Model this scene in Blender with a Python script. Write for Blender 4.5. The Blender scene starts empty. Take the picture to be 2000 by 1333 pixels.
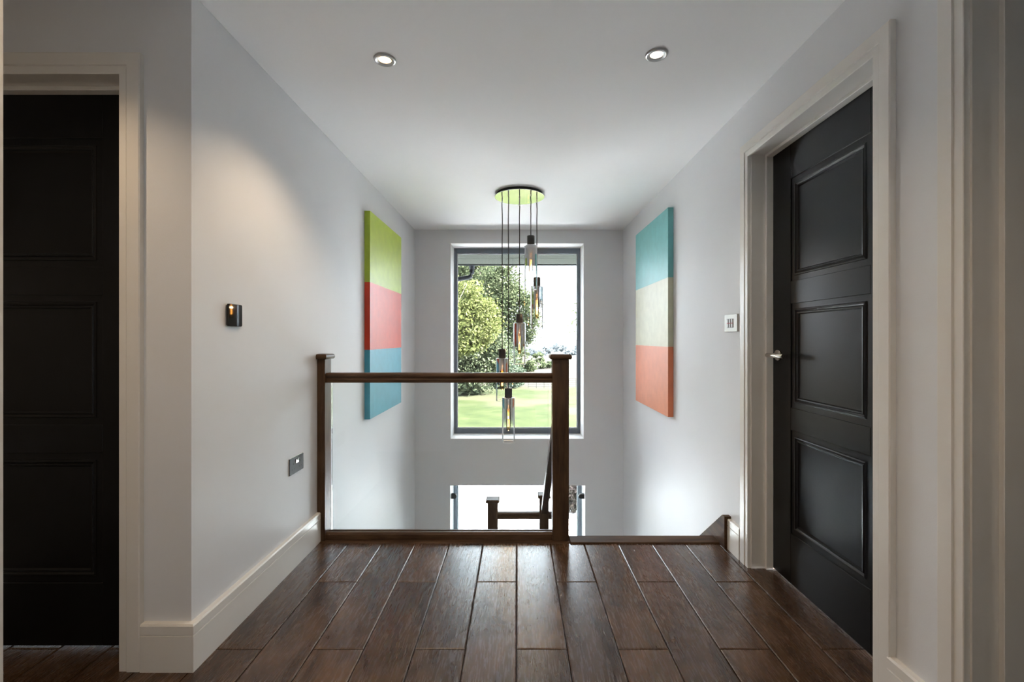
import bpy, math, random
from mathutils import Vector, Matrix

random.seed(7)
scene = bpy.context.scene
C = scene.collection
PI = math.pi

# ------------------------------------------------------------------ camera
EYE = 1.12
cam_d = bpy.data.cameras.new('camera')
cam = bpy.data.objects.new('camera', cam_d)
C.objects.link(cam)
cam.location = (0, 0, EYE)
cam.rotation_euler = (PI / 2, 0, 0)
cam_d.sensor_width = 36
cam_d.lens = 16.2                      # 900 px on a 2000 px frame
cam_d.shift_x = -0.0053
cam_d.shift_y = -0.0022
cam_d.clip_start = 0.02
cam_d.clip_end = 2000
scene.camera = cam

# ------------------------------------------------------------------ view, world, sun
vs = scene.view_settings
vs.view_transform = 'Standard'
vs.look = 'None'
vs.exposure = 1.2
vs.gamma = 1.0
vs.use_curve_mapping = False
scene.cycles.transparent_max_bounces = 40

world = bpy.data.worlds.new('overcast_sky')
scene.world = world
world.use_nodes = True
wn = world.node_tree
bg = wn.nodes['Background']
bg.inputs['Color'].default_value = (0.81, 0.905, 1.0, 1)
bg.inputs['Strength'].default_value = 6.0

sun_d = bpy.data.lights.new('sun', 'SUN')
sun_d.energy = 58.0
sun_d.angle = math.radians(4)
sun_d.color = (1.0, 0.985, 0.97)
sun = bpy.data.objects.new('sun', sun_d)
C.objects.link(sun)
sun.location = (12, 6, 14)
sun.rotation_euler = Vector((-0.8, 0.02, -0.7)).to_track_quat('-Z', 'Y').to_euler()

# ------------------------------------------------------------------ materials
def mat(name):
    m = bpy.data.materials.new(name)
    m.use_nodes = True
    nt = m.node_tree
    return m, nt, nt.nodes['Principled BSDF']

def nd(nt, kind, **kw):
    n = nt.nodes.new(kind)
    for k, v in kw.items():
        setattr(n, k, v)
    return n

def sock(n, name, v):
    n.inputs[name].default_value = v

def ramp(nt, stops):
    r = nd(nt, 'ShaderNodeValToRGB')
    el = r.color_ramp.elements
    while len(el) < len(stops):
        el.new(0.5)
    for e, (p, c) in zip(el, stops):
        e.position = p
        e.color = (*c, 1)
    return r

def plain(name, col, rough=0.5, metal=0.0, var=0.04, scale=8.0, bump=0.0, bscale=60.0, spec=0.5):
    """painted / moulded surface: base colour with slight mottling and fine relief"""
    m, nt, b = mat(name)
    L = nt.links
    tc = nd(nt, 'ShaderNodeTexCoord')
    nz = nd(nt, 'ShaderNodeTexNoise')
    sock(nz, 'Scale', scale); sock(nz, 'Detail', 4.0)
    L.new(tc.outputs['Object'], nz.inputs['Vector'])
    lo = tuple(max(0, c * (1 - var)) for c in col)
    hi = tuple(min(1, c * (1 + var)) for c in col)
    r = ramp(nt, [(0.3, lo), (0.7, hi)])
    L.new(nz.outputs['Fac'], r.inputs['Fac'])
    L.new(r.outputs['Color'], b.inputs['Base Color'])
    sock(b, 'Roughness', rough); sock(b, 'Metallic', metal)
    sock(b, 'Specular IOR Level', spec)
    if bump:
        n2 = nd(nt, 'ShaderNodeTexNoise')
        sock(n2, 'Scale', bscale); sock(n2, 'Detail', 3.0)
        L.new(tc.outputs['Object'], n2.inputs['Vector'])
        bp = nd(nt, 'ShaderNodeBump')
        sock(bp, 'Strength', bump); sock(bp, 'Distance', 0.004)
        L.new(n2.outputs['Fac'], bp.inputs['Height'])
        L.new(bp.outputs['Normal'], b.inputs['Normal'])
    return m

def wood(name, dark, mid, light, axis='Y', rough=0.35, per_piece=0.0, grain=1.0, bump=0.15, spec=0.5, cloud=0.5, pore=0.84):
    """stained timber: long grain along one axis, slow dark clouds, fine pores"""
    m, nt, b = mat(name)
    L = nt.links
    tc = nd(nt, 'ShaderNodeTexCoord')
    oi = nd(nt, 'ShaderNodeObjectInfo')
    off = nd(nt, 'ShaderNodeVectorMath', operation='SCALE')
    comb = nd(nt, 'ShaderNodeCombineXYZ')
    for k in 'XYZ':
        L.new(oi.outputs['Random'], comb.inputs[k])
    L.new(comb.outputs[0], off.inputs[0]); sock(off, 'Scale', 37.0)
    add = nd(nt, 'ShaderNodeVectorMath', operation='ADD')
    L.new(tc.outputs['Object'], add.inputs[0]); L.new(off.outputs[0], add.inputs[1])
    def mapped(s_long, s_cross):
        mp = nd(nt, 'ShaderNodeMapping')
        s = {'X': (s_long, s_cross, s_cross), 'Y': (s_cross, s_long, s_cross), 'Z': (s_cross, s_cross, s_long)}[axis]
        mp.inputs['Scale'].default_value = s
        L.new(add.outputs[0], mp.inputs['Vector'])
        return mp
    g = nd(nt, 'ShaderNodeTexNoise'); sock(g, 'Scale', 1.0); sock(g, 'Detail', 6.0); sock(g, 'Roughness', 0.62); sock(g, 'Distortion', 0.7)
    L.new(mapped(3.0 * grain, 38 * grain).outputs[0], g.inputs['Vector'])
    cl = nd(nt, 'ShaderNodeTexNoise'); sock(cl, 'Scale', 1.0); sock(cl, 'Detail', 3.0); sock(cl, 'Distortion', 0.9)
    L.new(mapped(3.2, 9.0).outputs[0], cl.inputs['Vector'])
    po = nd(nt, 'ShaderNodeTexNoise'); sock(po, 'Scale', 1.0); sock(po, 'Detail', 2.0)
    L.new(mapped(16, 190).outputs[0], po.inputs['Vector'])
    r = ramp(nt, [(0.34, dark), (0.5, mid), (0.68, light)])
    mx = nd(nt, 'ShaderNodeMix', data_type='FLOAT')
    sock(mx, 'Factor', cloud)
    L.new(g.outputs['Fac'], mx.inputs[2]); L.new(cl.outputs['Fac'], mx.inputs[3])
    L.new(mx.outputs[0], r.inputs['Fac'])
    # per piece brightness, and pores
    br = nd(nt, 'ShaderNodeMath', operation='MULTIPLY_ADD')
    br.inputs[1].default_value = per_piece; br.inputs[2].default_value = 1 - per_piece / 2
    L.new(oi.outputs['Random'], br.inputs[0])
    pr = nd(nt, 'ShaderNodeMapRange')
    pr.inputs['From Min'].default_value = 0.35; pr.inputs['From Max'].default_value = 0.6
    pr.inputs['To Min'].default_value = pore; pr.inputs['To Max'].default_value = 1.05
    L.new(po.outputs['Fac'], pr.inputs['Value'])
    mm = nd(nt, 'ShaderNodeMath', operation='MULTIPLY')
    L.new(br.outputs[0], mm.inputs[0]); L.new(pr.outputs[0], mm.inputs[1])
    sc = nd(nt, 'ShaderNodeVectorMath', operation='SCALE')
    L.new(r.outputs['Color'], sc.inputs[0]); L.new(mm.outputs[0], sc.inputs['Scale'])
    L.new(sc.outputs[0], b.inputs['Base Color'])
    rr = nd(nt, 'ShaderNodeMapRange')
    rr.inputs['To Min'].default_value = rough - 0.03; rr.inputs['To Max'].default_value = rough + 0.05
    L.new(po.outputs['Fac'], rr.inputs['Value'])
    L.new(rr.outputs[0], b.inputs['Roughness'])
    sock(b, 'Specular IOR Level', spec)
    bp = nd(nt, 'ShaderNodeBump'); sock(bp, 'Strength', bump); sock(bp, 'Distance', 0.002)
    L.new(po.outputs['Fac'], bp.inputs['Height'])
    L.new(bp.outputs['Normal'], b.inputs['Normal'])
    return m

def thin_glass(name, tint=(0.97, 0.985, 0.98), ior=1.45):
    """clear pane: straight-through transmission with Fresnel mirror reflection"""
    m, nt, b = mat(name)
    L = nt.links
    nt.nodes.remove(b)
    tr = nd(nt, 'ShaderNodeBsdfTransparent'); sock(tr, 'Color', (*tint, 1))
    gl = nd(nt, 'ShaderNodeBsdfGlossy'); sock(gl, 'Roughness', 0.0)
    fr = nd(nt, 'ShaderNodeFresnel'); sock(fr, 'IOR', ior)
    mx = nd(nt, 'ShaderNodeMixShader')
    L.new(fr.outputs[0], mx.inputs[0]); L.new(tr.outputs[0], mx.inputs[1]); L.new(gl.outputs[0], mx.inputs[2])
    L.new(mx.outputs[0], nt.nodes['Material Output'].inputs['Surface'])
    return m

def smoked_shade(name, h):
    """tube glass with a smoked, half mirrored coating that fades to clear towards the open end"""
    m, nt, b = mat(name)
    L = nt.links
    nt.nodes.remove(b)
    tc = nd(nt, 'ShaderNodeTexCoord')
    sp = nd(nt, 'ShaderNodeSeparateXYZ')
    L.new(tc.outputs['Object'], sp.inputs[0])
    mr = nd(nt, 'ShaderNodeMapRange', interpolation_type='SMOOTHSTEP')
    mr.inputs['From Min'].default_value = 0.30 * h; mr.inputs['From Max'].default_value = 0.62 * h
    L.new(sp.outputs['Z'], mr.inputs['Value'])
    tr = nd(nt, 'ShaderNodeBsdfTransparent')
    cr = ramp(nt, [(0.0, (0.985, 0.985, 0.985)), (1.0, (0.44, 0.435, 0.45))])
    L.new(mr.outputs[0], cr.inputs['Fac']); L.new(cr.outputs[0], tr.inputs['Color'])
    gl = nd(nt, 'ShaderNodeBsdfGlossy'); sock(gl, 'Roughness', 0.02); sock(gl, 'Color', (0.85, 0.85, 0.87, 1))
    fr = nd(nt, 'ShaderNodeFresnel'); sock(fr, 'IOR', 1.22)
    ad = nd(nt, 'ShaderNodeMath', operation='MULTIPLY_ADD', use_clamp=True)
    ad.inputs[1].default_value = 0.40
    L.new(mr.outputs[0], ad.inputs[0]); L.new(fr.outputs[0], ad.inputs[2])
    mx = nd(nt, 'ShaderNodeMixShader')
    L.new(ad.outputs[0], mx.inputs[0]); L.new(tr.outputs[0], mx.inputs[1]); L.new(gl.outputs[0], mx.inputs[2])
    L.new(mx.outputs[0], nt.nodes['Material Output'].inputs['Surface'])
    return m

def glow(name, col, strength):
    m, nt, b = mat(name)
    sock(b, 'Base Color', (*col, 1))
    sock(b, 'Emission Color', (*col, 1)); sock(b, 'Emission Strength', strength)
    return m

def foliage(name, dark, mid, light, trans=0.35):
    m, nt, b = mat(name)
    L = nt.links
    nt.nodes.remove(b)
    geo = nd(nt, 'ShaderNodeNewGeometry')
    r = ramp(nt, [(0.0, dark), (0.5, mid), (1.0, light)])
    L.new(geo.outputs['Random Per Island'], r.inputs['Fac'])
    df = nd(nt, 'ShaderNodeBsdfDiffuse'); tl = nd(nt, 'ShaderNodeBsdfTranslucent')
    L.new(r.outputs[0], df.inputs['Color']); L.new(r.outputs[0], tl.inputs['Color'])
    mx = nd(nt, 'ShaderNodeMixShader'); sock(mx, 'Fac', trans)
    L.new(df.outputs[0], mx.inputs[1]); L.new(tl.outputs[0], mx.inputs[2])
    L.new(mx.outputs[0], nt.nodes['Material Output'].inputs['Surface'])
    return m

def ground_mat(name, a, b_, c, scale, rough=0.9):
    m, nt, b = mat(name)
    L = nt.links
    tc = nd(nt, 'ShaderNodeTexCoord')
    n1 = nd(nt, 'ShaderNodeTexNoise'); sock(n1, 'Scale', scale); sock(n1, 'Detail', 8.0); sock(n1, 'Roughness', 0.65)
    L.new(tc.outputs['Object'], n1.inputs['Vector'])
    r = ramp(nt, [(0.3, a), (0.5, b_), (0.7, c)])
    L.new(n1.outputs['Fac'], r.inputs['Fac']); L.new(r.outputs[0], b.inputs['Base Color'])
    sock(b, 'Roughness', rough); sock(b, 'Specular IOR Level', 0.1)
    return m

M = {}
M['wall'] = plain('wall_paint', (0.725, 0.735, 0.76), 0.55, var=0.012, scale=3, bump=0.05, bscale=220, spec=0.3)
M['ceiling'] = plain('ceiling_paint', (0.87, 0.87, 0.875), 0.7, var=0.01, scale=2, bump=0.04, bscale=200, spec=0.2)
M['reveal'] = plain('reveal_paint', (0.86, 0.86, 0.86), 0.6, var=0.01, scale=4)
M['trim'] = plain('trim_paint', (0.74, 0.715, 0.68), 0.34, var=0.012, scale=5)
M['door'] = plain('door_black', (0.0050, 0.0053, 0.0062), 0.30, var=0.1, scale=6, bump=0.02, bscale=120, spec=0.24)
M['plank'] = wood('plank_oak', (0.036, 0.018, 0.0095), (0.074, 0.039, 0.020), (0.118, 0.064, 0.034), 'Y', 0.26, per_piece=0.6, bump=0.05, cloud=0.78, pore=0.93, spec=0.68)
M['subfloor'] = plain('subfloor', (0.02, 0.014, 0.01), 0.8)
OAK = ((0.036, 0.018, 0.009), (0.080, 0.043, 0.022), (0.125, 0.070, 0.037))
M['oak_x'] = wood('oak_stain_x', *OAK, 'X', 0.42, bump=0.25, spec=0.28)
M['oak_y'] = wood('oak_stain_y', *OAK, 'Y', 0.42, bump=0.25, spec=0.28)
M['oak_z'] = wood('oak_stain_z', *OAK, 'Z', 0.42, bump=0.25, spec=0.28)
M['stair_bounce'] = plain('pale_bounce_carpet', (0.66, 0.65, 0.63), 0.95, var=0.06, scale=60, bump=0.4, bscale=400, spec=0.1)  # unseen pale covering added to bounce light up the stairwell
M['oak_string'] = wood('oak_stain_string', *OAK, 'Y', 0.66, bump=0.25, spec=0.15)
M['oak_nosing'] = wood('oak_stain_nosing', *OAK, 'X', 0.6, bump=0.25, spec=0.15)
M['glass'] = thin_glass('clear_glass', ior=1.33)
M['pane'] = thin_glass('window_glass', (0.985, 0.99, 0.985))
M['pipe'] = plain('grey_rainwater_metal', (0.007, 0.0085, 0.011), 0.6, var=0.05, spec=0.06)
M['frame'] = plain('anthracite_frame', (0.135, 0.158, 0.19), 0.45, var=0.03)
M['bead'] = plain('pale_bead', (0.55, 0.58, 0.6), 0.5)
M['black'] = plain('matt_black', (0.014, 0.013, 0.013), 0.5, var=0.1)
M['holder'] = plain('lamp_holder_black', (0.02, 0.017, 0.017), 0.42, var=0.1)
M['mirror'] = plain('polished_steel', (0.88, 0.88, 0.84), 0.04, metal=1.0, var=0.02)
M['chrome'] = plain('satin_nickel', (0.62, 0.59, 0.55), 0.24, metal=1.0, var=0.03)
M['gloss_black'] = plain('gloss_black_glass', (0.008, 0.008, 0.009), 0.03, var=0.05)
M['plate_grey'] = plain('black_nickel_plate', (0.045, 0.045, 0.05), 0.42, var=0.05, spec=0.3)
M['hole'] = plain('socket_hole', (0.004, 0.004, 0.004), 0.8)
M['cream_plate'] = plain('cream_steel_plate', (0.40, 0.39, 0.345), 0.4, metal=0.3, var=0.03)
M['white_plastic'] = plain('white_plastic', (0.62, 0.62, 0.62), 0.4)
M['red_plastic'] = plain('red_indicator', (0.55, 0.10, 0.13), 0.4)
M['grid_grey'] = plain('grid_grey', (0.13, 0.13, 0.125), 0.4)
M['bulb'] = thin_glass('amber_bulb_glass', (1.0, 0.84, 0.60), 1.35)
M['filament'] = glow('glowing_filament', (1.0, 0.50, 0.13), 14.0)
M['lamp_warm'] = glow('downlight_warm', (1.0, 0.72, 0.40), 2.2)
M['lamp_cool'] = glow('downlight_neutral', (1.0, 0.93, 0.82), 1.6)
M['bezel'] = plain('downlight_bezel', (0.42, 0.42, 0.42), 0.32, metal=0.85, var=0.02)
SH = 0.352
M['rim'] = plain('ground_glass_rim', (0.85, 0.87, 0.88), 0.15)
M['shade'] = smoked_shade('smoked_tube_glass', SH)

def canvas(name, col):
    return plain(name, col, 0.42, var=0.06, scale=14, bump=0.12, bscale=90, spec=0.4)
M['green'] = canvas('painted_lime', (0.37, 0.47, 0.04))
M['red'] = canvas('painted_red', (0.52, 0.042, 0.012))
M['blue'] = canvas('painted_blue', (0.06, 0.32, 0.44))
M['teal'] = canvas('painted_teal', (0.18, 0.49, 0.50))
M['cream'] = canvas('painted_cream', (0.60, 0.60, 0.45))
M['orange'] = canvas('painted_orange', (0.66, 0.205, 0.10))

# ------------------------------------------------------------------ mesh helpers
class MB:
    def __init__(self):
        self.v, self.f, self.mi, self.sm = [], [], [], []
    def add(self, vs_, fs, mi=0, smooth=False):
        o = len(self.v)
        self.v += [tuple(p) for p in vs_]
        for f in fs:
            self.f.append(tuple(i + o for i in f)); self.mi.append(mi); self.sm.append(smooth)
        return self
    def box(self, x0, x1, y0, y1, z0, z1, mi=0):
        v = [(x, y, z) for z in (z0, z1) for y in (y0, y1) for x in (x0, x1)]
        return self.add(v, [(0, 2, 3, 1), (4, 5, 7, 6), (0, 1, 5, 4), (2, 6, 7, 3), (0, 4, 6, 2), (1, 3, 7, 5)], mi)
    def cbox(self, x0, x1, y0, y1, z0, z1, c=0.003, mi=0):
        """box with all edges chamfered"""
        X, Y, Z = (x0, x1), (y0, y1), (z0, z1)
        idx, v = {}, []
        for i in (0, 1):
            for j in (0, 1):
                for k in (0, 1):
                    sx, sy, sz = (1 - 2 * i) * c, (1 - 2 * j) * c, (1 - 2 * k) * c
                    for a, p in (('x', (X[i], Y[j] + sy, Z[k] + sz)), ('y', (X[i] + sx, Y[j], Z[k] + sz)), ('z', (X[i] + sx, Y[j] + sy, Z[k]))):
                        idx[(i, j, k, a)] = len(v); v.append(p)
        g = lambda i, j, k, a: idx[(i, j, k, a)]
        fs = []
        for i in (0, 1):
            q = [g(i, 0, 0, 'x'), g(i, 1, 0, 'x'), g(i, 1, 1, 'x'), g(i, 0, 1, 'x')]; fs.append(q if i else q[::-1])
            q = [g(0, i, 0, 'y'), g(0, i, 1, 'y'), g(1, i, 1, 'y'), g(1, i, 0, 'y')]; fs.append(q if i else q[::-1])
            q = [g(0, 0, i, 'z'), g(1, 0, i, 'z'), g(1, 1, i, 'z'), g(0, 1, i, 'z')]; fs.append(q if i else q[::-1])
        for j in (0, 1):
            for k in (0, 1):
                fs.append([g(0, j, k, 'y'), g(1, j, k, 'y'), g(1, j, k, 'z'), g(0, j, k, 'z')])
                fs.append([g(j, 0, k, 'x'), g(j, 1, k, 'x'), g(j, 1, k, 'z'), g(j, 0, k, 'z')])
                fs.append([g(j, k, 0, 'x'), g(j, k, 1, 'x'), g(j, k, 1, 'y'), g(j, k, 0, 'y')])
        for i in (0, 1):
            for j in (0, 1):
                for k in (0, 1):
                    fs.append([g(i, j, k, 'x'), g(i, j, k, 'y'), g(i, j, k, 'z')])
        return self.add(v, fs, mi)
    def sweep(self, path, prof, normal, closed=False, mi=0, cap=True):
        """profile of (outward, along normal) swept along a planar polyline with mitred corners; outward = direction x normal"""
        n = Vector(normal); P = [Vector(p) for p in path]; k = len(prof); N = len(P)
        def outd(a, b):
            return (b - a).normalized().cross(n)
        vs_ = []
        for i in range(N):
            if closed:
                a, b = outd(P[i - 1], P[i]), outd(P[i], P[(i + 1) % N])
            elif i == 0:
                a = b = outd(P[0], P[1])
            elif i == N - 1:
                a = b = outd(P[-2], P[-1])
            else:
                a, b = outd(P[i - 1], P[i]), outd(P[i], P[i + 1])
            o = (a + b) / (1 + a.dot(b))
            for (u, w) in prof:
                vs_.append(P[i] + o * u + n * w)
        fs = []
        for i in range(N if closed else N - 1):
            i2 = (i + 1) % N
            for j in range(k):
                j2 = (j + 1) % k
                fs.append((i * k + j, i2 * k + j, i2 * k + j2, i * k + j2))
        if not closed and cap:
            fs.append(tuple(range(k - 1, -1, -1))); fs.append(tuple((N - 1) * k + j for j in range(k)))
        return self.add(vs_, fs, mi)
    def lathe(self, c, prof, seg=32, axis='Z', mi=0, closed=False, smooth=True):
        """profile of (radius, height) turned about an axis through c"""
        k = len(prof); vs_ = []
        for s in range(seg):
            a = 2 * PI * s / seg
            for (r, h) in prof:
                x, y = r * math.cos(a), r * math.sin(a)
                p = {'Z': (x, y, h), 'X': (h, x, y), 'Y': (y, h, x)}[axis]
                vs_.append((c[0] + p[0], c[1] + p[1], c[2] + p[2]))
        fs = []
        for s in range(seg):
            s2 = (s + 1) % seg
            for j in range(k if closed else k - 1):
                j2 = (j + 1) % k
                fs.append((s * k + j, s2 * k + j, s2 * k + j2, s * k + j2))
        return self.add(vs_, fs, mi, smooth)
    def tube(self, pts, r, seg=10, mi=0, cap=True):
        P = [Vector(p) for p in pts]
        rr = r if isinstance(r, (list, tuple)) else [r] * len(P)
        vs_, fs = [], []
        up = Vector((0.13, 0.31, 0.94)).normalized()
        for i, p in enumerate(P):
            d = (P[min(i + 1, len(P) - 1)] - P[max(i - 1, 0)]).normalized()
            ref = up if abs(d.dot(up)) < 0.95 else Vector((1, 0, 0))
            a = d.cross(ref).normalized(); b = d.cross(a)
            for s in range(seg):
                t = 2 * PI * s / seg
                vs_.append(p + (a * math.cos(t) + b * math.sin(t)) * rr[i])
        for i in range(len(P) - 1):
            for s in range(seg):
                s2 = (s + 1) % seg
                fs.append((i * seg + s, i * seg + s2, (i + 1) * seg + s2, (i + 1) * seg + s))
        self.add(vs_, fs, mi, True)
        if cap:
            o = len(self.v) - len(vs_)
            self.f += [tuple(o + s for s in range(seg)), tuple(o + (len(P) - 1) * seg + s for s in range(seg))]
            self.mi += [mi, mi]; self.sm += [False, False]
        return self
    def mesh(self, name, origin, mats):
        me = bpy.data.meshes.new(name)
        ox, oy, oz = origin
        me.from_pydata([(x - ox, y - oy, z - oz) for x, y, z in self.v], [], self.f)
        for m in mats:
            me.materials.append(m)
        me.polygons.foreach_set('material_index', self.mi)
        me.polygons.foreach_set('use_smooth', self.sm)
        me.update()
        return me
    def build(self, name, m, parent=None, origin=None, fix=True, label=None):
        if origin is None:
            xs, ys, zs = zip(*self.v)
            origin = ((min(xs) + max(xs)) / 2, (min(ys) + max(ys)) / 2, min(zs))
        mats = m if isinstance(m, (list, tuple)) else [m]
        me = self.mesh(name, origin, mats)
        if fix:
            import bmesh
            bm = bmesh.new(); bm.from_mesh(me)
            bmesh.ops.recalc_face_normals(bm, faces=bm.faces)
            bm.to_mesh(me); bm.free()
        o = bpy.data.objects.new(name, me)
        C.objects.link(o)
        place(o, origin, parent)
        if label:
            o['label'] = label
        return o

WORLD = {}
def place(o, origin, parent=None):
    WORLD[o.name] = Vector(origin)
    if parent is not None:
        o.parent = parent
        o.location = Vector(origin) - WORLD[parent.name]
    else:
        o.location = origin

def tag(o, label, cat, group=None, kind=None):
    o['label'] = label
    o['category'] = cat
    if group: o['group'] = group
    if kind: o['kind'] = kind
    return o

def thing(name, loc, label, cat, group=None, kind=None):
    o = bpy.data.objects.new(name, None)
    o.empty_display_size = 0.1
    C.objects.link(o)
    place(o, loc)
    return tag(o, label, cat, group, kind)

# ------------------------------------------------------------------ main dimensions
XL, XR = -1.108, 1.14          # stair hall side walls
YB = 4.97                      # window wall
YC = 1.566                     # wall with the left door, facing the camera
CEIL = 2.298
LOW = -2.75                    # ground level
XN, YN = -0.683, 0.612         # corner beside the camera on the left
EDGE = 2.585                   # landing edge

def wall_with_holes(mb, axis, t0, t1, a0, a1, z0, z1, holes):
    """upright slab between t0..t1 on its thin axis and a0..a1 along it, holes = (a0,a1,z0,z1)"""
    cuts = sorted({a0, a1, *[h[0] for h in holes], *[h[1] for h in holes]})
    for p, q in zip(cuts, cuts[1:]):
        inside = sorted([(h[2], h[3]) for h in holes if h[0] <= p + 1e-6 and h[1] >= q - 1e-6])
        zz = z0
        spans = []
        for (b, t) in inside:
            if b > zz: spans.append((zz, b))
            zz = t
        if zz < z1: spans.append((zz, z1))
        for (b, t) in spans:
            if axis == 'X': mb.box(t0, t1, p, q, b, t)
            else: mb.box(p, q, t0, t1, b, t)
    return mb

WT = 0.135                      # wall thickness
D1 = (-2.121, -1.347)           # opening of door 1 (along X)
D2 = (1.465, 2.245)             # opening of door 2 (along Y)
D3 = (0.375, 1.155)             # opening of door 3 (along Y)
DH = 2.016                      # opening height

tag(wall_with_holes(MB(), 'X', XR, XR + WT, -2.6, 5.36, LOW, CEIL + 0.02, [(D2[0] - 0.02, D2[1] + 0.02, -0.018, DH + 0.02), (D3[0] - 0.02, D3[1] + 0.02, -0.018, DH + 0.02)]).build('wall_right', M['wall']),
    'pale grey painted wall on the right side of the landing and stairwell', 'wall', kind='structure')
tag(MB().box(XL - 0.15, XL, YC, 5.36, LOW, CEIL + 0.02).build('wall_left', M['wall']),
    'pale grey painted wall on the left side of the landing and stairwell', 'wall', kind='structure')
tag(wall_with_holes(MB(), 'Y', YC, YC + WT, -2.45, XL - 0.15, -0.3, CEIL + 0.02, [(D1[0] - 0.02, D1[1] + 0.02, -0.018, DH + 0.02)]).build('wall_left_return', M['wall']),
    'grey return wall around the left black door, facing the camera', 'wall', kind='structure')
W1 = (-0.7234, 0.718, 0.0377, 2.1527)
W2 = (-0.729, 0.7345, -1.32, -0.459)
tag(wall_with_holes(MB(), 'Y', YB, 5.36, XL - 0.15, XR + WT, LOW, CEIL + 0.02, [W1, W2]).build('wall_back', M['wall']),
    'grey window wall at the far end of the stairwell', 'wall', kind='structure')
W3 = (-2.35, -1.10, 0.75, 2.05)   # added side window for fill daylight, unseen behind the camera, along Y
tag(wall_with_holes(MB(), 'X', XN - 0.14, XN, -2.6, YN, -0.3, CEIL + 0.02, [W3]).build('wall_left_near', M['trim']),
    'cream wall end at the extreme left edge, close to the camera', 'wall', kind='structure')
tag(MB().box(-2.45, XN - 0.14, YN - 0.13, YN, -0.3, CEIL + 0.02).build('wall_left_alcove', M['wall']),
    'near side wall of the passage in front of the left black door', 'wall', kind='structure')
tag(MB().box(-2.60, -2.45, YN - 0.13, YC + WT, -0.3, CEIL + 0.02).build('wall_left_end', M['wall']),
    'end wall of the passage on the left', 'wall', kind='structure')
tag(MB().box(XN - 0.14, XR + WT, -2.75, -2.6, -0.3, CEIL + 0.02).build('wall_near', M['wall']),
    'pale grey wall behind the camera', 'wall', kind='structure')
tag(MB().box(XL - 0.15, XR + WT, 1.40, 1.52, LOW, -0.26).build('wall_lower', M['wall']),
    'pale grey wall under the landing at the lower level', 'wall', kind='structure')
tag(MB().box(-2.60, XR + WT + 0.05, -2.75, 5.40, CEIL, CEIL + 0.2).build('ceiling', M['ceiling']),
    'plain white ceiling with recessed downlights', 'ceiling', kind='structure')
tag(MB().box(XL, XR, 1.52, YB, LOW, LOW + 0.04).build('floor_lower', plain('lower_floor', (0.5, 0.48, 0.45), 0.4)),
    'pale floor of the hall below the stairs', 'floor', kind='structure')

# ------------------------------------------------------------------ plank floor
FE = 2.522                       # planks end here
fl = MB()
fl.box(-2.45, XR + WT + 0.35, -2.6, FE, -0.26, -0.018)
fl.box(XL, XR, FE, EDGE - 0.01, -0.26, -0.018)
fl.box(D1[0] - 0.3, D1[1] + 0.05, YC, YC + WT + 0.35, -0.26, -0.018)
floor = fl.build('floor', M['subfloor'], origin=(0, 0, 0))
tag(floor, 'dark brown oak plank floor of the landing', 'floor', kind='structure')
PWD, PL, X0 = 0.1835, 0.918, -0.004
plank_cache = {}
def plank(x0, x1, y0, y1):
    w, l = round(x1 - x0, 4), round(y1 - y0, 4)
    c = ((x0 + x1) / 2, (y0 + y1) / 2, -0.018)
    key = (w, l)
    if key not in plank_cache:
        g = 0.0016; e = 0.0036
        hw, hl = w / 2 - g, l / 2 - g
        v = [(-hw, -hl, 0), (hw, -hl, 0), (hw, hl, 0), (-hw, hl, 0),
             (-hw, -hl, 0.016), (hw, -hl, 0.016), (hw, hl, 0.016), (-hw, hl, 0.016),
             (-hw + e, -hl + e, 0.018), (hw - e, -hl + e, 0.018), (hw - e, hl - e, 0.018), (-hw + e, hl - e, 0.018)]
        f = [(8, 9, 10, 11)]
        for i in range(4):
            j = (i + 1) % 4
            f.append((i, j, j + 4, i + 4)); f.append((i + 4, j + 4, j + 8, i + 8))
        me = bpy.data.meshes.new('plank'); me.from_pydata(v, [], f); me.materials.append(M['plank']); me.update()
        plank_cache[key] = me
    o = bpy.data.objects.new('plank', plank_cache[key])
    C.objects.link(o)
    place(o, c, floor)
k0 = math.floor((-2.45 - X0) / PWD); k1 = math.ceil((XR + WT + 0.3 - X0) / PWD)
for k in range(k0, k1):
    x0, x1 = X0 + k * PWD, X0 + (k + 1) * PWD
    j0 = 2.122 if k % 2 else 1.663          # joints seen at these two distances
    if x1 <= XL - 0.02: ymax = YC + WT + 0.3
    else: ymax = FE
    if x0 > XR + 0.0: ymax = 2.5
    ymin = -1.0 if x0 > XN - 0.3 else YN - 0.02
    y = j0 - 6 * PL
    while y < ymax:
        a, b = max(y, ymin), min(y + PL, ymax)
        if b - a > 0.02:
            if x0 < XL < x1 and b > YC:       # notch against the wall
                if a < YC - 0.02: plank(x0, x1, a, min(b, YC))
                if b > YC: plank(XL, x1, max(a, YC), b)
            elif x0 < XR + 0.02 < x1:
                plank(x0, x1, a, b)
            else:
                plank(x0, x1, a, b)
        y += PL

# ------------------------------------------------------------------ skirting
SK = [(0, 0), (0.022, 0), (0.022, 0.121), (0.019, 0.1225), (0.019, 0.1245), (0.022, 0.126), (0.022, 0.154), (0.018, 0.160), (0, 0.160)]
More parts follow.
